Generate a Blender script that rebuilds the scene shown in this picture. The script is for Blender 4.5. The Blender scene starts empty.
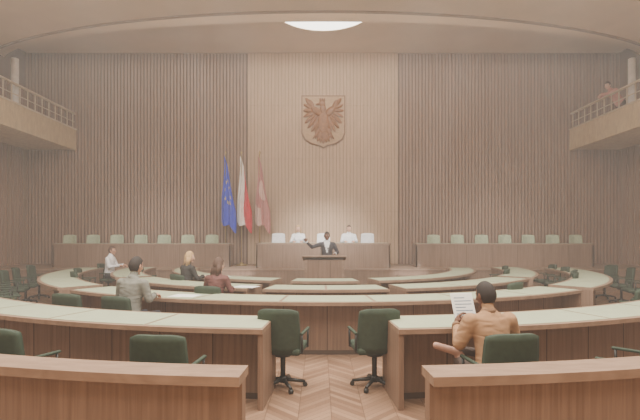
import bpy, bmesh, math, random
from mathutils import Vector, Matrix
random.seed(4)
YC = 12.8
WALL_Y = 16.1
SIDE_X = 10.6
Z1, Z2, Z3 = 6.9, 7.6, 8.19
DZ = 0.65

def lin(c):
    return tuple(((v/255)/12.92 if v/255 <= 0.04045 else ((v/255+0.055)/1.055)**2.4) for v in c)

# ---------------------------------------------------------------- materials
def mat(name, col, rough=0.6, metal=0.0, var=0.08, scale=6.0, emit=None, estr=0.0, bump=0.0, bscale=7):
    m = bpy.data.materials.new(name); m.use_nodes = True
    nt = m.node_tree; b = nt.nodes['Principled BSDF']
    c = lin(col)
    b.inputs['Roughness'].default_value = rough
    b.inputs['Metallic'].default_value = metal
    n = nt.nodes.new('ShaderNodeTexNoise'); n.inputs['Scale'].default_value = scale
    tc = nt.nodes.new('ShaderNodeTexCoord'); nt.links.new(tc.outputs['Object'], n.inputs['Vector'])
    r = nt.nodes.new('ShaderNodeValToRGB')
    r.color_ramp.elements[0].position = .3; r.color_ramp.elements[1].position = .7
    r.color_ramp.elements[0].color = tuple(v*(1-var) for v in c)+(1,)
    r.color_ramp.elements[1].color = tuple(min(1, v*(1+var)) for v in c)+(1,)
    nt.links.new(n.outputs['Fac'], r.inputs['Fac'])
    nt.links.new(r.outputs['Color'], b.inputs['Base Color'])
    if bump:
        n2 = nt.nodes.new('ShaderNodeTexNoise'); n2.inputs['Scale'].default_value = bscale; n2.inputs['Distortion'].default_value = .8
        n2.inputs['Detail'].default_value = 0
        mp = nt.nodes.new('ShaderNodeMapping'); mp.inputs['Scale'].default_value = (1, 1, 2.2)
        nt.links.new(tc.outputs['Object'], mp.inputs['Vector']); nt.links.new(mp.outputs['Vector'], n2.inputs['Vector'])
        bp = nt.nodes.new('ShaderNodeBump'); bp.inputs['Strength'].default_value = bump; bp.inputs['Distance'].default_value = .03
        nt.links.new(n2.outputs['Fac'], bp.inputs['Height']); nt.links.new(bp.outputs['Normal'], b.inputs['Normal'])
    if emit:
        b.inputs['Emission Color'].default_value = lin(emit)+(1,)
        b.inputs['Emission Strength'].default_value = estr
    return m

def wood(name, c1, c2, sc=(9, 9, .7), rough=.5, bump=.0):
    m = bpy.data.materials.new(name); m.use_nodes = True
    nt = m.node_tree; b = nt.nodes['Principled BSDF']
    b.inputs['Roughness'].default_value = rough
    tc = nt.nodes.new('ShaderNodeTexCoord'); mp = nt.nodes.new('ShaderNodeMapping')
    mp.inputs['Scale'].default_value = sc
    nt.links.new(tc.outputs['Object'], mp.inputs['Vector'])
    n = nt.nodes.new('ShaderNodeTexNoise'); n.inputs['Scale'].default_value = 2.2
    n.inputs['Detail'].default_value = 6; n.inputs['Distortion'].default_value = .6
    nt.links.new(mp.outputs['Vector'], n.inputs['Vector'])
    r = nt.nodes.new('ShaderNodeValToRGB')
    r.color_ramp.elements[0].position = .32; r.color_ramp.elements[1].position = .7
    r.color_ramp.elements[0].color = lin(c1)+(1,); r.color_ramp.elements[1].color = lin(c2)+(1,)
    nt.links.new(n.outputs['Fac'], r.inputs['Fac'])
    nt.links.new(r.outputs['Color'], b.inputs['Base Color'])
    return m

def herringbone():
    m = bpy.data.materials.new('herringbone_parquet'); m.use_nodes = True
    nt = m.node_tree; N = nt.nodes.new; L = nt.links.new
    b = nt.nodes['Principled BSDF']; b.inputs['Roughness'].default_value = .38
    tc = N('ShaderNodeTexCoord'); sp = N('ShaderNodeSeparateXYZ'); L(tc.outputs['Object'], sp.inputs[0])
    def mt(op, a, bb=None):
        n = N('ShaderNodeMath'); n.operation = op
        for i, v in enumerate((a, bb)):
            if v is None: continue
            if isinstance(v, (int, float)): n.inputs[i].default_value = v
            else: L(v, n.inputs[i])
        return n.outputs[0]
    W = .30; P = .085
    tri = mt('PINGPONG', sp.outputs['X'], W)
    v = mt('ADD', sp.outputs['Y'], tri)
    pl = mt('FLOOR', mt('DIVIDE', v, P)); col = mt('FLOOR', mt('DIVIDE', sp.outputs['X'], W))
    cb = N('ShaderNodeCombineXYZ'); L(pl, cb.inputs[0]); L(col, cb.inputs[1])
    wn = N('ShaderNodeTexWhiteNoise'); wn.noise_dimensions = '2D'; L(cb.outputs[0], wn.inputs['Vector'])
    r = N('ShaderNodeValToRGB')
    r.color_ramp.elements[0].color = lin((128, 98, 76))+(1,)
    r.color_ramp.elements[1].color = lin((166, 134, 108))+(1,)
    L(wn.outputs['Value'], r.inputs['Fac'])
    fr = mt('FRACT', mt('DIVIDE', v, P)); g1 = mt('LESS_THAN', fr, .07)
    fx = mt('FRACT', mt('DIVIDE', sp.outputs['X'], W)); g2 = mt('LESS_THAN', fx, .025)
    g = mt('MAXIMUM', g1, g2)
    mx = N('ShaderNodeMixRGB'); mx.inputs['Color2'].default_value = lin((92, 68, 52))+(1,)
    L(mt('MULTIPLY', g, .75), mx.inputs['Fac']); L(r.outputs['Color'], mx.inputs['Color1'])
    L(mx.outputs['Color'], b.inputs['Base Color'])
    return m

M_FLOOR = herringbone()
M_DESK = wood('desk_walnut', (122, 96, 77), (147, 119, 98), (14, 14, .5))
M_CAP = wood('desk_cap_walnut', (136, 110, 89), (160, 132, 109), (2, 10, 4))
M_SEAM = mat('seam_dark_gap', (84, 66, 53), .8)  # dark strips over panel joints and along panel feet
M_INLAY = mat('desk_leather_inlay', (174, 182, 152), .55, var=.04)
M_SLAT = wood('slat_oak', (150, 119, 98), (171, 139, 117), (6, 6, .4), .6)
M_SLATBACK = mat('slat_backing', (112, 88, 73), .9)
M_VENEER = wood('veneer_oak', (182, 151, 119), (198, 167, 134), (8, 3, .6), .5)
M_VENEER2 = mat('veneer_groove', (138, 110, 84), .8)
M_CEIL = mat('ceiling_plaster', (228, 200, 166), .85, var=.03, scale=1.5)
M_CEIL2 = mat('ceiling_ring_plaster', (222, 194, 162), .85, var=.03, scale=2)
M_EDGE = mat('ceiling_edge', (160, 133, 108), .8)
M_PARAPET = wood('parapet_travertine', (192, 166, 124), (216, 192, 148), (5, 5, 1.5), .7)
M_RAIL = mat('rail_enamel', (225, 208, 182), .4, .2)
M_GREEN = mat('green_upholstery', (48, 64, 48), .75, var=.15, scale=20)
M_GREEN_LIT = mat('green_upholstery_lit', (184, 196, 164), .75, var=.08, scale=20)  # same green chairs on the dais, light on them put into a paler colour
M_WHITECH = mat('white_upholstery', (236, 236, 236), .7)
M_METAL = mat('chair_metal', (62, 62, 60), .4, .6)
M_EAGLE = wood('carved_eagle_wood', (126, 78, 34), (158, 104, 50), (6, 6, 6), .5)
M_PLAQUE = wood('plaque_oak', (172, 138, 98), (190, 156, 116), (3, 3, 8), .5)
M_FRAME = wood('plaque_frame_wood', (116, 76, 40), (140, 96, 56), (6, 6, 6), .5)
M_POLE = mat('flagpole_brass', (190, 165, 110), .35, .7)
M_BLUE = mat('flag_blue', (46, 66, 215), .8)
M_WHITE = mat('flag_white', (240, 236, 232), .8)
M_RED = mat('flag_red', (212, 46, 66), .8)
M_PINK = mat('flag_faded_red', (190, 126, 120), .8)
M_PINK2 = mat('flag_emblem_pale', (222, 188, 176), .8)
M_STAR = mat('flag_star_yellow', (240, 210, 60), .7)
M_PAPER = mat('paper', (240, 240, 235), .8, var=.02)
M_BLACK = mat('black_plastic', (40, 40, 42), .4)
M_SCREEN = mat('tablet_screen', (120, 138, 156), .3)
M_SKY = mat('skylight_glass', (255, 250, 238), .4, emit=(255, 248, 234), estr=5)

# ---------------------------------------------------------------- mesh helpers
def obj(bm, name, mats, smooth=False, loc=(0, 0, 0), rot=(0, 0, 0), recalc=True):
    if recalc: bmesh.ops.recalc_face_normals(bm, faces=bm.faces[:])
    me = bpy.data.meshes.new(name); bm.to_mesh(me); bm.free()
    for m in mats: me.materials.append(m)
    if smooth:
        for p in me.polygons: p.use_smooth = True
    o = bpy.data.objects.new(name, me); bpy.context.scene.collection.objects.link(o)
    o.location = loc; o.rotation_euler = rot
    return o

def box(bm, x0, x1, y0, y1, z0, z1, mi=0, bev=0, seg=2, mtx=None):
    r = bmesh.ops.create_cube(bm, size=1)
    vs = r['verts']
    for v in vs:
        v.co = Vector(((x0+x1)/2+v.co.x*(x1-x0), (y0+y1)/2+v.co.y*(y1-y0), (z0+z1)/2+v.co.z*(z1-z0)))
    fs = set(f for v in vs for f in v.link_faces)
    for f in fs: f.material_index = mi
    if bev > 0:
        es = set(e for v in vs for e in v.link_edges)
        rr = bmesh.ops.bevel(bm, geom=list(es), offset=bev, segments=seg, affect='EDGES', profile=.5)
        for f in rr['faces']: f.material_index = mi; f.smooth = True
        vs = list(set(v for f in rr['faces'] for v in f.verts) | set(v for v in vs if v.is_valid))
    if mtx is not None:
        for v in vs: v.co = mtx @ v.co
    return vs

def tube(bm, p0, p1, r0, r1=None, n=10, mi=0, smooth=True):
    r1 = r0 if r1 is None else r1
    p0, p1 = Vector(p0), Vector(p1); d = (p1-p0)
    if d.length < 1e-6: return
    q = d.to_track_quat('Z', 'Y')
    rings = []
    for p, r in ((p0, r0), (p1, r1)):
        rings.append([bm.verts.new(p+q @ Vector((r*math.cos(2*math.pi*i/n), r*math.sin(2*math.pi*i/n), 0))) for i in range(n)])
    for i in range(n):
        f = bm.faces.new((rings[0][i], rings[0][(i+1) % n], rings[1][(i+1) % n], rings[1][i])); f.material_index = mi; f.smooth = smooth
    f = bm.faces.new(rings[0][::-1]); f.material_index = mi
    f = bm.faces.new(rings[1]); f.material_index = mi

def ell(bm, c, r, mi=0, q=None, u=14, v=9):
    rr = bmesh.ops.create_uvsphere(bm, u_segments=u, v_segments=v, radius=1)
    for w in rr['verts']:
        p = Vector((w.co.x*r[0], w.co.y*r[1], w.co.z*r[2]))
        if q is not None: p = q @ p
        w.co = p+Vector(c)
    for f in set(f for w in rr['verts'] for f in w.link_faces): f.material_index = mi; f.smooth = True
    return rr['verts']

def capsule(bm, p0, p1, r0, r1, mi=0, n=12):
    tube(bm, p0, p1, r0, r1, n, mi)
    ell(bm, p0, (r0,)*3, mi, u=n, v=8); ell(bm, p1, (r1,)*3, mi, u=n, v=8)

def pol(R, a, z=0):
    a = math.radians(a)
    return Vector((R*math.sin(a), YC-R*math.cos(a), z))

def arc_box(bm, r0, r1, z0, z1, a0, a1, mi=0, step=1.5):
    n = max(1, int(abs(a1-a0)/step))
    rows = []
    for i in range(n+1):
        a = a0+(a1-a0)*i/n
        rows.append([bm.verts.new(pol(r, a, z)) for r, z in ((r0, z0), (r1, z0), (r1, z1), (r0, z1))])
    for i in range(n):
        for k in range(4):
            f = bm.faces.new((rows[i][k], rows[i][(k+1) % 4], rows[i+1][(k+1) % 4], rows[i+1][k])); f.material_index = mi
    for rw in (rows[0], rows[-1]):
        f = bm.faces.new(rw); f.material_index = mi

def face_center(x, y): return math.atan2(x, YC-y)

# ---------------------------------------------------------------- people (built first: quick remesh evaluation)
MC = {}
def cm(nm, col, r=.75):
    if nm not in MC: MC[nm] = mat(nm, col, r, var=.05, scale=15, bump=(.5 if nm.startswith('cloth') else 0))
    return MC[nm]
EYEW = cm('eye_white', (235, 232, 228), .3); IRIS = cm('eye_iris', (50, 35, 25), .3); LIP = cm('lips', (165, 95, 85), .5)

def person(name, loc, rot, P, skin, top, bottom, shoe, hairc, hair='short', scale=1.0, suit=None, female=False, voxel=.018):
    h = P.get('h', .55); th = math.radians(P.get('lean', 0)); sn, cs = math.sin(th), math.cos(th)
    H = Vector((0, 0, h)); wf = .88 if female else 1.0
    def tp(u, x=0, y=0): return H+Vector((x, u*sn+y*cs, u*cs-y*sn))
    mats = [skin, top, bottom, shoe, hairc, EYEW, IRIS, LIP, suit or top, P.get('trim', top)]
    bm = bmesh.new(); bones = []
    secs = [(-.11, .12, .09), (-.05, .158, .118), (.02, .172, .130), (.06, .176, .132), (.10, .168, .126), (.19, .160, .118), (.29, .164, .120), (.38, .176, .122), (.45, .180, .110), (.50, .145, .088), (.54, .08, .065), (.57, .05, .05)]
    if female: secs = [(a, b*(.98 if a < .12 else .84), c*(.96 if a < .3 else .93)) for a, b, c in secs]
    n = 20; prev = None
    for u, rx, ry in secs:
        ring = [bm.verts.new(tp(u, rx*math.cos(2*math.pi*i/n), ry*math.sin(2*math.pi*i/n))) for i in range(n)]
        if prev:
            for i in range(n): bm.faces.new((prev[i], prev[(i+1) % n], ring[(i+1) % n], ring[i]))
        else: bm.faces.new(ring[::-1])
        prev = ring
    bm.faces.new(prev)
    bones.append((tp(-.08), tp(.02), .13, .13, 2)); bones.append((tp(.05), tp(.48), .155, .145, 1))
    def limb(a, b, r0, r1, mi):
        capsule(bm, a, b, r0, r1); bones.append((Vector(a), Vector(b), r0, r1, mi))
    if female:
        for s in (-1, 1): ell(bm, tp(.34, s*.07, .085), (.06, .05, .06))
    nk = tp(.52); hd = tp(.60, 0, .01); hc = hd+Vector((0, .025, .085))
    limb(nk, hd+Vector((0, .005, .03)), .056, .052, 0)
    for s, k in ((-1, 'L'), (1, 'R')):
        sh_ = tp(.455, s*.185*wf); el = Vector(P['el'+k]); wr = Vector(P['wr'+k])
        capsule(bm, tp(.45, s*.09), sh_, .075, .066)
        slv = P.get('sleeve', .004)
        limb(sh_, el, (.062+slv)*wf, (.047+slv)*wf, 1); limb(el, wr, (.047+slv)*wf, (.033+slv*.6)*wf, 1)
        hd_ = Vector(P.get('hd'+k, (0, 1, 0))).normalized()
        hp = tp(-.02, s*.095); kn = Vector(P['kn'+k]); an = Vector(P['an'+k]); to = Vector(P['to'+k])
        limb(hp, kn, .088, .060, 2); limb(kn, an, .058, .040, 2)
        capsule(bm, an+Vector((0, 0, -.03)), to, .042, .034)
        bones.append((an+Vector((0, 0, -.04)), to, .05, .04, 3))
        capsule(bm, wr, wr+hd_*.05, .028, .032); bones.append((wr+hd_*.03, wr+hd_*.08, .04, .04, 0))
    me = bpy.data.meshes.new('tmp'); bmesh.ops.recalc_face_normals(bm, faces=bm.faces[:]); bm.to_mesh(me); bm.free()
    to_ = bpy.data.objects.new('tmp', me); bpy.context.scene.collection.objects.link(to_)
    md = to_.modifiers.new('r', 'REMESH'); md.mode = 'VOXEL'; md.voxel_size = voxel
    sm = to_.modifiers.new('s', 'SMOOTH'); sm.iterations = 4; sm.factor = .5
    dg = bpy.context.evaluated_depsgraph_get(); dg.update()
    me2 = bpy.data.meshes.new_from_object(to_.evaluated_get(dg))
    bpy.data.objects.remove(to_)
    bm = bmesh.new(); bm.from_mesh(me2)
    for f in bm.faces:
        c = f.calc_center_median(); best = 9; bi = 1
        for a, b, r0, r1, mi in bones:
            ab = b-a; t = max(0, min(1, (c-a).dot(ab)/max(ab.length_squared, 1e-9)))
            d = (c-(a+ab*t)).length-(r0+(r1-r0)*t)
            if d < best: best = d; bi = mi
        if bi == 1 and suit is not None:
            rel = c-H; u = rel.y*sn+rel.z*cs; y = rel.y*cs-rel.z*sn
            if u > .22 and y > .03 and abs(c.x) < .012+.075*(u-.22)/.3: bi = 8
        f.material_index = bi; f.smooth = True
    # collar ring
    q = (hd-nk).to_track_quat('Z', 'Y'); cc = nk+(hd-nk)*.12
    nn = 18; rg = []
    for i in range(nn):
        a = 2*math.pi*i/nn; base = Vector((math.cos(a), math.sin(a), 0))
        rg.append([bm.verts.new(cc+q @ (base*r_+Vector((0, 0, z_)))) for r_, z_ in ((.056, -.02), (.076, -.02), (.068, .026), (.056, .022))])
    for i in range(nn):
        for k in range(4):
            f = bm.faces.new((rg[i][k], rg[i][(k+1) % 4], rg[(i+1) % nn][(k+1) % 4], rg[(i+1) % nn][k])); f.material_index = 8 if suit else 9; f.smooth = True
    for s, k in ((-1, 'L'), (1, 'R')):
        wr = Vector(P['wr'+k]); d = Vector(P.get('hd'+k, (0, 1, 0))).normalized()
        nrm = Vector(P.get('pn'+k, (0, 0, -1)))
        nrm = (nrm-d*nrm.dot(d)).normalized(); sd = d.cross(nrm)
        q = Matrix((sd, d, nrm)).transposed()
        el = Vector(P['el'+k]); ad = (wr-el).normalized()
        tube(bm, wr-ad*.035, wr+ad*.006, .041+P.get('sleeve', 0)*.6, .038+P.get('sleeve', 0)*.6, 14, 8 if suit else 9)
        ell(bm, wr+d*.05, (.040, .052, .017), 0, q)
        curl = P.get('curl', .45)
        thumb_s = 1 if sd.x*s < 0 else -1
        if abs(sd.x) < .3: thumb_s = 1 if sd.z > 0 else -1
        for i in range(4):
            L = (.078, .088, .082, .064)[i]; off = (1.5-i)*.0195*thumb_s
            p = wr+d*(.085-.004*abs(i-1.2))+sd*off; ang = .1
            for sgm, lf in enumerate((.45, .3, .25)):
                ang += curl
                dr = (d*math.cos(ang)+nrm*math.sin(ang)+sd*off*1.5).normalized()
                p2 = p+dr*L*lf
                capsule(bm, p, p2, .0088-.0008*sgm, .0080-.0008*sgm, 0, 8); p = p2
        p = wr+d*.03+sd*thumb_s*.03
        p2 = p+(d*.6+sd*thumb_s*.7+nrm*.25).normalized()*.036
        p3 = p2+(d*.9+sd*thumb_s*.2+nrm*.3).normalized()*.028
        capsule(bm, p, p2, .0125, .0105, 0, 8); capsule(bm, p2, p3, .0105, .009, 0, 8)
    # head
    yaw = math.radians(P.get('yaw', 0)); pit = math.radians(P.get('pitch', 0))
    Q = (Matrix.Rotation(yaw, 3, 'Z') @ Matrix.Rotation(pit, 3, 'X'))
    def hshape(x, y, z, g=1.0):
        X = x*.077*(1-.28*max(0, -z-.1)); Y = y*.096; Z = z*.120
        if y > 0: Y *= (1-.10*max(0, z-.4))
        if z < -.2 and y < 0: Y *= (1-.55*(-z-.2))
        if z < -.4 and y > 0: Y += .012*(-z-.4)
        if y > .6 and .0 < z < .25 and .2 < abs(x) < .6: Y -= .006
        return Vector((X*g, Y*g, Z*g))
    def hp_(x, y, z): return hc+Q @ Vector((x, y, z))
    rr = bmesh.ops.create_uvsphere(bm, u_segments=28, v_segments=20, radius=1)
    for w in rr['verts']: w.co = hc+Q @ hshape(*w.co)
    for f in set(f for w in rr['verts'] for f in w.link_faces): f.material_index = 0; f.smooth = True
    capsule(bm, hp_(0, .092, .012), hp_(0, .108, -.022), .009, .014, 0, 10)
    for s in (-1, 1):
        ell(bm, hp_(s*.014, .100, -.026), (.008, .009, .007), 0)
        ell(bm, hp_(s*.030, .079, .010), (.013, .011, .009), 5, Q); ell(bm, hp_(s*.030, .0885, .010), (.0055, .003, .0055), 6, Q)
        capsule(bm, hp_(s*.018, .091, .030), hp_(s*.044, .080, .030), .0035, .003, 4, 6)
        ell(bm, hp_(s*.078, -.005, -.005), (.010, .020, .031), 0, Q)
        ell(bm, hp_(s*.045, .062, -.02), (.018, .016, .02), 0, Q)
    ell(bm, hp_(0, .093, -.052), (.022, .008, .0045), 7, Q); ell(bm, hp_(0, .091, -.060), (.018, .009, .005), 7, Q)
    ell(bm, hp_(0, .080, -.092), (.022, .018, .014), 0, Q)
    rr = bmesh.ops.create_uvsphere(bm, u_segments=28, v_segments=20, radius=1)
    for w in rr['verts']:
        x, y, z = w.co
        line = .50+.15*(y-.5) if y > .35 else (-.05 if y > -.1 else -.62)
        g = 1.10 if z > line else .88
        if hair == 'long' and y < .15: g = 1.14
        w.co = hc+Q @ hshape(x, y, z, g)
    for f in set(f for w in rr['verts'] for f in w.link_faces): f.material_index = 4; f.smooth = True
    if hair == 'long':
        for s in (-1, 0, 1):
            capsule(bm, hp_(s*.05, -.045, .0), hp_(s*.06, -.05, -.17), .045, .035, 4, 12)
            capsule(bm, hp_(s*.062, -.01, .02), hp_(s*.07, -.015, -.14), .026, .02, 4, 10)
    me3 = bpy.data.meshes.new(name); bm.to_mesh(me3); bm.free()
    for m in mats: me3.materials.append(m)
    o = bpy.data.objects.new(name, me3); bpy.context.scene.collection.objects.link(o)
    o.location = loc; o.rotation_euler = (0, 0, rot); o.scale = (scale,)*3
    return o

def seated(**k):
    P = dict(h=.56, lean=4, elL=(-.25, .10, .80), elR=(.25, .10, .80), wrL=(-.14, .33, .83), wrR=(.14, .33, .83),
             hdL=(.2, 1, -.05), hdR=(-.2, 1, -.05), knL=(-.11, .43, .55), knR=(.11, .43, .55), anL=(-.11, .42, .12), anR=(.11, .42, .12),
             toL=(-.12, .60, .045), toR=(.12, .60, .045))
    P.update(k); return P
SK1 = cm('skin_brown', (112, 74, 54)); SK2 = cm('skin_light', (222, 180, 154)); SK3 = cm('skin_tan', (192, 144, 116))
DK = cm('hair_dark', (40, 32, 28)); BL = cm('hair_blond', (196, 160, 112)); BR = cm('hair_brown', (84, 60, 46))
ORANGE = cm('cloth_ochre_sweater', (170, 132, 96), .9); OTRIM = cm('cloth_sweater_rib', (130, 98, 70), .9)
GREY = cm('cloth_grey_jacket', (126, 126, 116)); WHT = cm('cloth_white_shirt', (240, 240, 240))
NAVY = cm('cloth_dark_suit', (54, 52, 60)); BLK = cm('cloth_black', (50, 48, 46)); BEI = cm('cloth_dark_trousers', (84, 70, 62))
SHB = cm('shoe_black', (42, 38, 36), .4); SHT = cm('shoe_tan', (178, 138, 118), .5); MARO = cm('cloth_maroon', (104, 62, 56)); PINK = cm('cloth_pink', (214, 150, 136))

def person_pol(name, R, a, P, *args, **k):
    p = pol(R, a); return person(name, (p.x, p.y, 0), face_center(p.x, p.y), P, *args, **k)

nx, ny = 1.34, 3.69
person('seated_man', (nx, ny, 0), face_center(nx, ny), seated(h=.54, lean=13, sleeve=.016, trim=OTRIM, elL=(-.27, .14, .78), elR=(.28, .16, .78), wrL=(-.19, .36, .90), wrR=(.06, .40, .88),
       hdL=(.25, .3, .8), hdR=(-.35, .2, .85), pnL=(1, 0, 0), pnR=(-1, 0, 0), pitch=-14, yaw=14,
       knR=(.30, .34, .58), anR=(-.14, .42, .65), toR=(-.36, .46, .69), knL=(-.13, .43, .54)), SK1, ORANGE, BEI, SHT, DK, scale=.93, voxel=.012)
bm = bmesh.new()
T = Matrix.Rotation(math.radians(-25), 4, 'X')
box(bm, -.105, .105, -.004, .004, -.15, .15, 0, .003, 1, T); box(bm, -.095, .095, -.0065, -.004, -.14, .14, 1, 0, 1, T)
for i in range(7): box(bm, -.08, .08 if i % 3 else .02, -.0075, -.0065, .10-i*.03, .108-i*.03, 2, 0, 1, T)
box(bm, -.08, .0, -.0078, -.0065, -.12, -.09, 2, 0, 1, T)
rz = face_center(nx, ny)
off = Matrix.Rotation(rz, 3, 'Z') @ Vector((-.07, .42, .965))
obj(bm, 'document_clipboard', [M_PAPER, M_PAPER, M_SCREEN], loc=(nx+off.x, ny+off.y, off.z), rot=(0, 0, rz))

person_pol('seated_man', 7.40, -20.6, seated(lean=10, pitch=-15), SK3, GREY, NAVY, SHB, DK, voxel=.015)
person_pol('seated_man', 6.0, -88, seated(lean=4, pitch=-5), SK3, WHT, NAVY, SHB, BR)
person_pol('seated_woman', 4.60, -38, seated(lean=5, pitch=-8, yaw=-15), SK2, BLK, BLK, SHB, BL, 'long', .97, None, True)
person_pol('seated_woman', 6.0, -17, seated(lean=10, pitch=-15, yaw=-15), SK2, MARO, BLK, SHB, BR, 'long', .95, None, True)
for x, sk, hc_, fem in ((-.82, SK2, BL, True), (.86, SK2, BR, False)):
    person('seated_woman' if fem else 'seated_man', (x, 15.0, DZ), math.pi, seated(), sk, WHT, NAVY, SHB, hc_, 'long' if fem else 'short', 1.0, None, fem)
person('standing_speaker', (.10, 12.98, 0), math.pi, dict(h=.93, lean=3, elR=(.42, .10, 1.30), wrR=(.58, .22, 1.46), hdR=(.4, .4, .8), pnR=(0, 1, 0),
       elL=(-.30, .05, 1.15), wrL=(-.22, .26, 1.12), hdL=(.2, 1, -.1), knL=(-.1, .02, .5), knR=(.1, .02, .5), anL=(-.11, -.02, .1), anR=(.11, -.02, .1),
       toL=(-.13, .14, .045), toR=(.13, .14, .045), yaw=10), SK1, NAVY, NAVY, SHB, DK, 'short', 1.02, WHT)
person('leaning_spectator', (9.32, 14.1, 4.93), math.pi/2, dict(h=.88, lean=38, elL=(-.22, .50, 1.13), elR=(.22, .50, 1.13), wrL=(-.04, .62, 1.15), wrR=(.06, .60, 1.15),
       hdL=(.5, .8, -.4), hdR=(-.5, .8, -.4), knL=(-.1, .06, .47), knR=(.1, -.02, .47), anL=(-.1, -.02, .1), anR=(.1, -.12, .1), toL=(-.1, .14, .045), toR=(.12, .04, .045), pitch=-15, yaw=20),
       SK2, PINK, BEI, SHT, BR)

# ---------------------------------------------------------------- room shell
bm = bmesh.new(); box(bm, -SIDE_X-.2, SIDE_X+.2, -4, WALL_Y+.2, -.2, 0)
obj(bm, 'floor', [M_FLOOR])
bm = bmesh.new(); box(bm, -SIDE_X-.2, SIDE_X+.2, WALL_Y, WALL_Y+.2, 0, Z3+.2); obj(bm, 'wall_back', [M_SLATBACK])
bm = bmesh.new(); box(bm, -SIDE_X-.2, -SIDE_X, -4, WALL_Y, 0, Z3+.2); obj(bm, 'wall_left', [M_SLATBACK])
bm = bmesh.new(); box(bm, SIDE_X, SIDE_X+.2, -4, WALL_Y, 0, Z3+.2); obj(bm, 'wall_right', [M_SLATBACK])
bm = bmesh.new(); box(bm, -SIDE_X-.2, SIDE_X+.2, -4.2, -4, 0, Z3+.2); obj(bm, 'wall_rear', [M_CEIL])

bm = bmesh.new()
pitch = .118
PX = 2.68
for sgn in (-1, 1):
    x = PX+.06
    while x < SIDE_X-.06:
        a, b_ = sorted((sgn*x, sgn*(x+.075)))
        box(bm, a, b_, WALL_Y-.045, WALL_Y, DZ, Z3)
        x += pitch
obj(bm, 'trim_slats_back', [M_SLAT])
for sgn, nm in ((-1, 'left'), (1, 'right')):
    bm = bmesh.new(); y = 4.0
    while y < WALL_Y-.1:
        a, b_ = sorted((sgn*SIDE_X, sgn*(SIDE_X-.04)))
        box(bm, a, b_, y, y+.075, 0, Z1-.02)
        y += pitch
    obj(bm, 'trim_slats_'+nm, [M_SLAT])
bm = bmesh.new()
cols = 44; rowsn = 4; w = 2*PX/cols; h = (Z3-DZ)/rowsn
box(bm, -PX, PX, WALL_Y-.05, WALL_Y, DZ, Z3, 1)
for i in range(cols):
    for j in range(rowsn):
        box(bm, -PX+i*w+.008, -PX+(i+1)*w-.008, WALL_Y-.065, WALL_Y-.04, DZ+j*h+.003, DZ+(j+1)*h-.003, 0)
obj(bm, 'trim_veneer_panelling', [M_VENEER, M_VENEER2])

bm = bmesh.new(); box(bm, -SIDE_X-.2, SIDE_X+.2, -4, WALL_Y+.2, Z3, Z3+.2); obj(bm, 'ceiling', [M_CEIL])
def ring_ceiling(name, z, th, a, b, mats, bead=True):
    bm = bmesh.new(); n = 96
    pts = []
    for i in range(n+1):
        x = -SIDE_X+2*SIDE_X*i/n
        t = max(0, 1-(x/a)**2)
        pts.append((x, WALL_Y-b*math.sqrt(t)))
    ring = {}
    for lev, zz in (('b', z), ('t', z+th)):
        ring[lev] = [(bm.verts.new((x, -4, zz)), bm.verts.new((x, y, zz))) for x, y in pts]
    for i in range(n):
        for lev in ('b', 't'):
            p, q = ring[lev][i], ring[lev][i+1]
            f = bm.faces.new((p[0], q[0], q[1], p[1])); f.material_index = 0
        f = bm.faces.new((ring['b'][i][1], ring['b'][i+1][1], ring['t'][i+1][1], ring['t'][i][1])); f.material_index = 1
        f.smooth = True
        f = bm.faces.new((ring['b'][i][0], ring['b'][i+1][0], ring['t'][i+1][0], ring['t'][i][0])); f.material_index = 1
    for i in (0, n):
        bm.faces.new((ring['b'][i][0], ring['b'][i][1], ring['t'][i][1], ring['t'][i][0]))
    if bead:
        rb = []
        for x, y in pts:
            rb.append([bm.verts.new((x, y+dy, z+dz)) for dy, dz in ((-.07, -.03), (.01, -.03), (.01, .01), (-.07, .01))])
        for i in range(n):
            for k in range(4):
                f = bm.faces.new((rb[i][k], rb[i][(k+1) % 4], rb[i+1][(k+1) % 4], rb[i+1][k])); f.material_index = 1
    return obj(bm, name, mats)
ring_ceiling('ceiling_lower_ring', Z1, .12, 11.75, 5.55, [M_CEIL2, M_EDGE])
ring_ceiling('ceiling_middle_ring', Z2, .10, 11.2, 3.6, [M_CEIL, M_CEIL2], False)
bm = bmesh.new()
bmesh.ops.create_cone(bm, cap_ends=True, segments=64, radius1=1.5, radius2=1.5, depth=.04)
for v in bm.verts: v.co += Vector((0, 12.72, Z3-.025))
n = 64
for i in range(n):
    a0, a1 = 2*math.pi*i/n, 2*math.pi*(i+1)/n
    q = []
    for a in (a0, a1):
        for r, z in ((1.5, Z3-.06), (1.58, Z3-.06), (1.58, Z3), (1.5, Z3)):
            q.append(bm.verts.new((r*math.cos(a), 12.72+r*math.sin(a), z)))
    for k in range(4):
        f = bm.faces.new((q[k], q[(k+1) % 4], q[4+(k+1) % 4], q[4+k])); f.material_index = 1
obj(bm, 'skylight', [M_SKY, M_CEIL])

bm = bmesh.new()
box(bm, -SIDE_X, SIDE_X, 13.45, WALL_Y, 0, DZ-.03, 0)
box(bm, -SIDE_X, SIDE_X, 13.42, WALL_Y, DZ-.03, DZ, 1)
for s in (-1, 1):
    for k in range(3):
        a, b_ = sorted((s*2.2, s*3.3))
        box(bm, a, b_, 13.42-.28*(3-k), 13.45, 0, .16*(k+1), 1)
obj(bm, 'floor_dais', [M_DESK, M_CAP])

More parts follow.
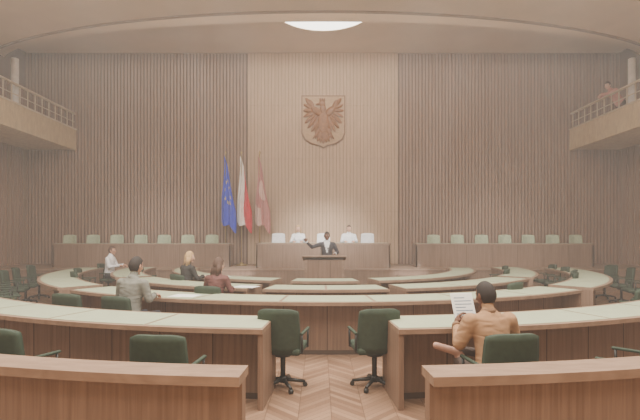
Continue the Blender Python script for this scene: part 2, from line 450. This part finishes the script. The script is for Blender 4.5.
for sgn, nm in ((-1, 'l'), (1, 'r')):
    bm = bmesh.new()
    def bx(xa, xb, y0, y1, z0, z1, mi=0, bev=0):
        a, b_ = sorted((sgn*xa, sgn*xb)); box(bm, a, b_, y0, y1, z0, z1, mi, bev)
    bx(8.8, SIDE_X-.041, 1, WALL_Y-.07, 4.73, 4.93, 0)
    bx(8.78, 8.92, 1, WALL_Y-.08, 4.70, 5.42, 0)
    bx(8.75, 8.95, 1, WALL_Y-.08, 5.42, 5.46, 1)
    bx(8.80, 8.88, 1, WALL_Y-.09, 5.98, 6.03, 1)
    bx(8.83, 8.85, 1, WALL_Y-.09, 5.70, 5.72, 1)
    y = 1.2
    while y < WALL_Y-.1:
        bx(8.83, 8.855, y, y+.025, 5.46, 5.98, 1); y += .35
    tube(bm, (sgn*9.05, 13.2, 4.93), (sgn*9.05, 13.2, Z1-.05), .1, n=20, mi=2)
    tube(bm, (sgn*9.05, 7.5, 4.93), (sgn*9.05, 7.5, Z1-.05), .1, n=20, mi=2)
    obj(bm, 'balcony', [M_PARAPET, M_RAIL, M_WHITE])

# ---------------------------------------------------------------- curved desks
def desk_arc(r_near, a0, a1, depth=.75, recess=.3, h=.76, name='curved_desk'):
    bm = bmesh.new()
    rf = r_near-depth
    arc_box(bm, rf, r_near, h-.045, h, a0, a1, 1)
    arc_box(bm, r_near-recess-.04, r_near-recess, 0, h-.045, a0+.15, a1-.15, 0)
    arc_box(bm, rf+.02, rf+.06, 0, h-.045, a0+.15, a1-.15, 0)
    da = math.degrees(.05/r_near)
    for a in (a0, a1-da):
        arc_box(bm, rf+.02, r_near-.02, 0, h-.045, a, a+da, 0)
    seg = max(1, round(abs(a1-a0)*math.pi/180*r_near/1.25)); st = (a1-a0)/seg
    g = math.degrees(.02/r_near)
    for i in range(seg):
        arc_box(bm, rf+.06, r_near-.06, h-.001, h+.004, a0+i*st+g, a0+(i+1)*st-g, 2)
    for i in range(1, seg*2):
        a = a0+i*st/2; d2 = math.degrees(.005/r_near)
        arc_box(bm, r_near-recess-.002, r_near-recess+.002, .02, h-.05, a-d2, a+d2, 3)
        arc_box(bm, rf+.017, rf+.022, .02, h-.05, a-d2, a+d2, 3)
    arc_box(bm, r_near-recess-.002, r_near-recess+.004, 0, .06, a0+.2, a1-.2, 3)
    return obj(bm, name, [M_DESK, M_CAP, M_INLAY, M_SEAM])

for s in (-1, 1):
    bm = bmesh.new()
    a0, a1 = sorted((s*3.4, s*62))
    arc_box(bm, 9.88, 9.98, 0, .70, a0, a1, 0)
    arc_box(bm, 9.80, 10.06, .70, .76, a0, a1, 1)
    arc_box(bm, 9.86, 10.0, 0, .07, a0, a1, 2)
    obj(bm, 'curved_partition', [M_DESK, M_CAP, M_SEAM])
    desk_arc(8.65, *sorted((s*4.2, s*60)), recess=.32)
desk_arc(6.9, -37, 37)
for s in (-1, 1):
    desk_arc(6.9, *sorted((s*41, s*88)))
desk_arc(5.5, -11, 11)
for s in (-1, 1):
    desk_arc(5.5, *sorted((s*14, s*50)))
    desk_arc(5.5, *sorted((s*54, s*90)))
desk_arc(4.1, -9.5, 9.5, depth=.65)
for s in (-1, 1):
    desk_arc(4.1, *sorted((s*15, s*86)), depth=.65)

def dais_desk(x0, x1, y0, y1, h, name):
    bm = bmesh.new()
    z0 = DZ
    box(bm, x0, x1, y0, y1, z0+h-.05, z0+h, 1)
    box(bm, x0+.02, x1-.02, y0+.02, y0+.06, z0, z0+h-.05, 0)
    for x in (x0+.02, x1-.06): box(bm, x, x+.04, y0+.02, y1-.02, z0, z0+h-.05, 0)
    n = max(1, round((x1-x0)/.82))
    for i in range(1, n):
        x = x0+(x1-x0)*i/n
        box(bm, x-.005, x+.005, y0+.016, y0+.02, z0+.02, z0+h-.06, 2)
    box(bm, x0+.06, x1-.06, y0+.06, y1-.06, z0+h, z0+h+.005, 3)
    return obj(bm, name, [M_DESK, M_CAP, M_SEAM, M_INLAY])
dais_desk(-2.1, 2.1, 13.95, 14.55, .78, 'presidium_desk')
dais_desk(-8.75, -2.98, 14.5, 15.05, .76, 'dais_desk')
dais_desk(2.98, 8.75, 14.5, 15.05, .76, 'dais_desk')

# ---------------------------------------------------------------- chairs
def chair_mesh(m_up, hb=.88, name='office_chair'):
    bm = bmesh.new()
    box(bm, -.235, .235, -.21, .25, .39, .47, 0, .035, 3)
    n = 12; th = .05
    prof = []
    for j in range(9):
        t = j/8; z = .42+(hb-.42)*t
        y = -.215-.05*t
        wd = .228*(1-.08*t**3)
        prof.append((z, y, wd))
    F = []; B = []
    for z, y, wd in prof:
        rf = []; rb = []
        for i in range(n+1):
            s = -1+2*i/n
            cz = z
            if z > hb-.001: cz = z-.03*s**4
            yy = y+.07*s*s
            rf.append(bm.verts.new((s*wd, yy+th/2, cz))); rb.append(bm.verts.new((s*wd, yy-th/2, cz)))
        F.append(rf); B.append(rb)
    def q(a, b, c, d):
        f = bm.faces.new((a, b, c, d)); f.material_index = 0; f.smooth = True
    for j in range(8):
        for i in range(n):
            q(F[j][i], F[j][i+1], F[j+1][i+1], F[j+1][i]); q(B[j][i+1], B[j][i], B[j+1][i], B[j+1][i+1])
        q(F[j][0], F[j+1][0], B[j+1][0], B[j][0]); q(F[j][n], B[j][n], B[j+1][n], F[j+1][n])
    for i in range(n):
        q(F[8][i], F[8][i+1], B[8][i+1], B[8][i]); q(F[0][i+1], F[0][i], B[0][i], B[0][i+1])
    for s in (-1, 1):
        a, b_ = sorted((s*.235, s*.268))
        box(bm, a, b_, -.20, .15, .61, .635, 0, .010)
        tube(bm, (s*.25, .11, .42), (s*.25, .12, .62), .012, mi=1)
        tube(bm, (s*.25, -.17, .42), (s*.25, -.18, .62), .012, mi=1)
        tube(bm, (s*.2, .11, .415), (s*.25, .11, .425), .012, mi=1)
        tube(bm, (s*.2, -.17, .415), (s*.25, -.17, .425), .012, mi=1)
    tube(bm, (0, 0, .10), (0, 0, .40), .028, mi=1, n=14)
    tube(bm, (0, 0, .34), (0, 0, .40), .09, .12, mi=1, n=14)
    tube(bm, (0, 0, .06), (0, 0, .12), .05, .035, mi=1, n=14)
    for k in range(5):
        a = 2*math.pi*k/5+.3
        e = Vector((math.cos(a)*.24, math.sin(a)*.24, .055))
        tube(bm, (0, 0, .09), e, .024, .015, mi=1)
        tube(bm, e+Vector((0, 0, -.03))-Vector((-math.sin(a), math.cos(a), 0))*.02, e+Vector((0, 0, -.03))+Vector((-math.sin(a), math.cos(a), 0))*.02, .025, mi=1, n=12)
    bmesh.ops.recalc_face_normals(bm, faces=bm.faces[:])
    me = bpy.data.meshes.new(name); bm.to_mesh(me); bm.free()
    me.materials.append(m_up); me.materials.append(M_METAL)
    return me
CH_G = chair_mesh(M_GREEN); CH_P = chair_mesh(M_GREEN_LIT, 1.05); CH_W = chair_mesh(M_WHITECH, 1.1)

def chair(me, x, y, z=0, rot=None, jit=0, name='office_chair'):
    o = bpy.data.objects.new(name, me); bpy.context.scene.collection.objects.link(o)
    o.location = (x, y, z); o.rotation_euler = (0, 0, (face_center(x, y) if rot is None else rot)+jit)
    return o
def chair_pol(R, a, jit=0):
    p = pol(R, a); return chair(CH_G, p.x, p.y, 0, None, jit)

chair(CH_G, -.5, 4.86, jit=-.12); chair(CH_G, .49, 4.88, jit=.1)
chair_pol(9.25, -8.25, .05); chair_pol(9.3, -16.6, -.1)
chair(CH_G, 1.36, 3.68, jit=0)
chair_pol(9.35, 15.2, .5)
chair_pol(7.42, -20.6)
for a, j in ((-27, .2), (-47, .1), (-54, -.2), (-61, .2), (-69, 0), (-76, .15), (-83, .1), (36, .1), (45, -.1), (52, .3), (60, -.1), (68, .1), (76, -.1), (83, .2)):
    chair_pol(7.5+random.uniform(-.04, .08), a, j)
for a, j in ((-17, 0), (-60, .1), (-70, -.1), (-88, 0), (57, .1), (66, -.2), (75, .1), (84, 0), (30, .15)):
    chair_pol(6.02, a, j)
for a in (-38, 62, 76, -72): chair_pol(4.62, a)
for k in range(7):
    for s in (-1, 1):
        chair(CH_P, s*(3.85+.82*k), 15.42, DZ, math.pi, random.uniform(-.08, .08))
for x in (-.82, 0.02, .86, -1.5, 1.5):
    chair(CH_W, x, 15.0, DZ, math.pi)

# ---------------------------------------------------------------- lectern
bm = bmesh.new()
box(bm, -.56, .56, 0, .5, 0, .08, 1, .01)
box(bm, -.50, .50, .04, .46, .08, 1.0, 0, .01)
box(bm, -.53, -.47, .01, .05, .08, 1.0, 1); box(bm, .47, .53, .01, .05, .08, 1.0, 1)
for x in (-.17, .17): box(bm, x-.006, x+.006, .035, .045, .1, .98, 2)
R = Matrix.Translation((0, .24, 1.05)) @ Matrix.Rotation(math.radians(-12), 4, 'X')
box(bm, -.6, .6, -.3, .3, -.03, .02, 1, .01, 2, R)
tube(bm, (.12, .15, 1.04), (.10, .24, 1.28), .008, mi=3); ell(bm, (.10, .25, 1.30), (.016, .016, .03), 3)
tube(bm, (-.12, .15, 1.04), (-.10, .24, 1.28), .008, mi=3); ell(bm, (-.10, .25, 1.30), (.016, .016, .03), 3)
obj(bm, 'lectern', [M_DESK, M_CAP, M_SEAM, M_BLACK], loc=(.02, 12.15, 0))

# ---------------------------------------------------------------- eagle emblem
bm = bmesh.new()
def prism(pts, y0, y1, mi):
    a = [bm.verts.new((x, y0, z)) for x, z in pts]; b = [bm.verts.new((x, y1, z)) for x, z in pts]
    n = len(pts)
    for i in range(n):
        f = bm.faces.new((a[i], a[(i+1) % n], b[(i+1) % n], b[i])); f.material_index = mi
    f = bm.faces.new(a); f.material_index = mi
    f = bm.faces.new(b[::-1]); f.material_index = mi
sh = [(-.78, .93), (.78, .93), (.78, -.42), (.68, -.64), (.45, -.80), (.15, -.87), (0, -.95), (-.15, -.87), (-.45, -.80), (-.68, -.64), (-.78, -.42)]
prism([(x, z) for x, z in sh], -.05, .0, 1)
prism([(x*.95, z*.95) for x, z in sh], -.075, -.05, 2)
def leaf(p0, p1, w, y=-.1, t=.045):
    p0 = Vector((p0[0], y, p0[1])); p1 = Vector((p1[0], y, p1[1]))
    d = p1-p0; ang = math.atan2(d.x, d.z)
    q = Matrix.Rotation(ang, 3, 'Y')
    ell(bm, (p0+p1)/2, (w/2, t, d.length/2), 0, q, 10, 8)
leaf((0, .40), (0, -.46), .46, t=.08)
leaf((0, .2), (-.03, .62), .24, t=.07)
ell(bm, (-.05, -.11, .62), (.12, .06, .11), 0)
leaf((-.1, .63), (-.28, .57), .09, -.12)
for k in (-1, 0, 1): leaf((-.04+k*.06, .68), (-.04+k*.08, .82), .06, -.11)
for s in (-1, 1):
    leaf((s*.06, .20), (s*.42, .50), .26, -.11, .06)
    leaf((s*.34, .42), (s*.52, .76), .19, -.11, .05)
    tips = [(.63, .82), (.70, .60), (.72, .38), (.71, .15), (.66, -.07), (.56, -.25), (.43, -.38), (.30, -.36)]
    base = [(.40, .50), (.36, .44), (.33, .38), (.30, .32), (.25, .26), (.2, .21), (.16, .16), (.10, .10)]
    for (tx, tz), (bx_, bz) in zip(tips, base): leaf((s*bx_, bz), (s*tx, tz), .14)
    leaf((s*.08, -.2), (s*.28, -.50), .16, -.11)
    for k in (-1, 0, 1): leaf((s*.26, -.45), (s*.29+k*.09, -.64), .055, -.11)
for k in (-2, -1, 0, 1, 2): leaf((k*.03, -.3), (k*.11, -.80+abs(k)*.04), .14)
obj(bm, 'eagle_coat_of_arms', [M_EAGLE, M_FRAME, M_PLAQUE], loc=(0.02, WALL_Y-.066, 5.72))

# ---------------------------------------------------------------- flags
def flag(x, y, kind, mats):
    bm = bmesh.new()
    H = 4.45-DZ
    tube(bm, (0, 0, 0), (0, 0, H), .018, mi=0, n=12)
    tube(bm, (0, 0, 0), (0, 0, .05), .2, .18, mi=0, n=24); tube(bm, (0, 0, .05), (0, 0, .12), .08, .03, mi=0, n=16)
    ell(bm, (0, 0, H+.04), (.035, .035, .06), 0)
    nu, nv = 40, 40; G = []
    for j in range(nv+1):
        v = j/nv; row = []
        for i in range(nu+1):
            u = i/nu
            width = .16+.40*min(1, v*1.6)-.1*v
            xx = (u-.25)*width+ (.03*math.sin(v*5+u*3))
            yy = -.05+.07*math.sin(u*15+v*1.5)*(.35+.65*v)+.02*math.sin(v*9)
            drop = .65*u*(1-.45*v)
            zz = H-.06-drop-v*(2.25+.25*math.sin(u*9)*.3)
            row.append(bm.verts.new((xx, yy, zz)))
        G.append(row)
    for j in range(nv):
        for i in range(nu):
            f = bm.faces.new((G[j][i], G[j][i+1], G[j+1][i+1], G[j+1][i])); f.smooth = True
            u, v = (i+.5)/nu, (j+.5)/nv
            mi = 1
            if kind == 'pl': mi = 1 if u < .55+.1*math.sin(v*6) else 2
            if kind == 'city': mi = 2 if (((u-.5)/.3)**2+((v-.42)/.15)**2 < 1 or (v > .72 and u < .4)) else 1
            if kind == 'eu':
                rr = math.hypot((u-.5)*1.0, (v-.45)*1.6); aa = math.atan2(v-.45, u-.5)
                if .24 < rr < .31 and math.cos(aa*10) > .3: mi = 2
            f.material_index = mi
    return obj(bm, {'eu': 'blue_flag', 'pl': 'white_red_flag', 'city': 'city_flag'}[kind], mats, loc=(x, y, DZ), recalc=False)
flag(-3.32, 15.35, 'eu', [M_POLE, M_BLUE, M_STAR])
flag(-2.78, 15.35, 'pl', [M_POLE, M_WHITE, M_RED])
flag(-2.16, 15.35, 'city', [M_POLE, M_PINK, M_PINK2])

def papers(R, a, jit=0):
    bm = bmesh.new()
    box(bm, -.105, .105, -.15, .15, 0, .004, 0); box(bm, .09, .28, -.13, .15, 0, .003, 0)
    p = pol(R, a, .765); obj(bm, 'paper_sheets', [M_PAPER], loc=p, rot=(0, 0, face_center(p.x, p.y)+jit))
papers(6.6, -19, .1); papers(5.25, -16, -.1); papers(3.85, -37, .2)

# ---------------------------------------------------------------- lights
def area(name, loc, sx, sy, e, col=(1, .915, .815), target=None, rot=(0, 0, 0)):
    l = bpy.data.lights.new(name, 'AREA'); l.shape = 'RECTANGLE'; l.size = sx; l.size_y = sy; l.energy = e; l.color = col
    o = bpy.data.objects.new(name, l); bpy.context.scene.collection.objects.link(o); o.location = loc
    o.rotation_euler = rot
    if target: o.rotation_euler = (Vector(target)-Vector(loc)).to_track_quat('-Z', 'Y').to_euler()
    return o
area('overhead_fill', (0, 5.5, Z1-.08), 14, 6, 2000)  # added area light out of view, even fill for the hall
area('overhead_fill', (0, 0, Z1-.08), 12, 4, 800)  # second added fill, unseen above the camera
area('upper_ceiling_fill', (0, 9.6, 7.25), 14, .6, 560, target=(0, 14.5, 8.4))  # added light hidden above the lower ring to brighten the upper ceiling
def spot(loc, tgt, e, ang, col=(1, .95, .90), blend=.6):
    l = bpy.data.lights.new('stage_spot', 'SPOT'); l.energy = e; l.spot_size = math.radians(ang); l.spot_blend = blend; l.color = col; l.shadow_soft_size = .15
    o = bpy.data.objects.new('stage_spot', l); bpy.context.scene.collection.objects.link(o); o.location = loc
    o.rotation_euler = (Vector(tgt)-Vector(loc)).to_track_quat('-Z', 'Y').to_euler()
spot((-2, 5.5, 6.6), (-.5, 15, 1.6), 4500, 20, (1, .97, .94), blend=1); spot((2, 5.5, 6.6), (.5, 15, 1.6), 4500, 20, (1, .97, .94), blend=1)
spot((-2.3, 5.5, 6.6), (-2.6, 13.9, .6), 7000, 8, (.98, .98, 1), .6); spot((2.3, 5.5, 6.6), (2.6, 13.9, .6), 7000, 8, (.98, .98, 1), .6)
spot((-3.5, 5.5, 6.6), (-5.8, 15.2, 1.3), 1800, 26, blend=1); spot((3.5, 5.5, 6.6), (5.8, 15.2, 1.3), 1800, 26, blend=1)
w = bpy.data.worlds.new('World'); bpy.context.scene.world = w; w.use_nodes = True
nt = w.node_tree
nt.nodes['Background'].inputs[0].default_value = (1, .93, .86, 1); nt.nodes['Background'].inputs[1].default_value = .5
vs = nt.nodes.new('ShaderNodeVolumeScatter'); vs.inputs['Density'].default_value = .012; vs.inputs['Color'].default_value = (1, .93, .87, 1)
nt.links.new(vs.outputs[0], nt.nodes['World Output'].inputs['Volume'])

cam = bpy.data.cameras.new('camera'); co = bpy.data.objects.new('camera', cam); bpy.context.scene.collection.objects.link(co)
co.location = (-.1, 0, 1.62); co.rotation_euler = (math.radians(90), 0, 0)
cam.sensor_width = 36; cam.lens = 450/640*36; cam.shift_y = 27/640
bpy.context.scene.camera = co
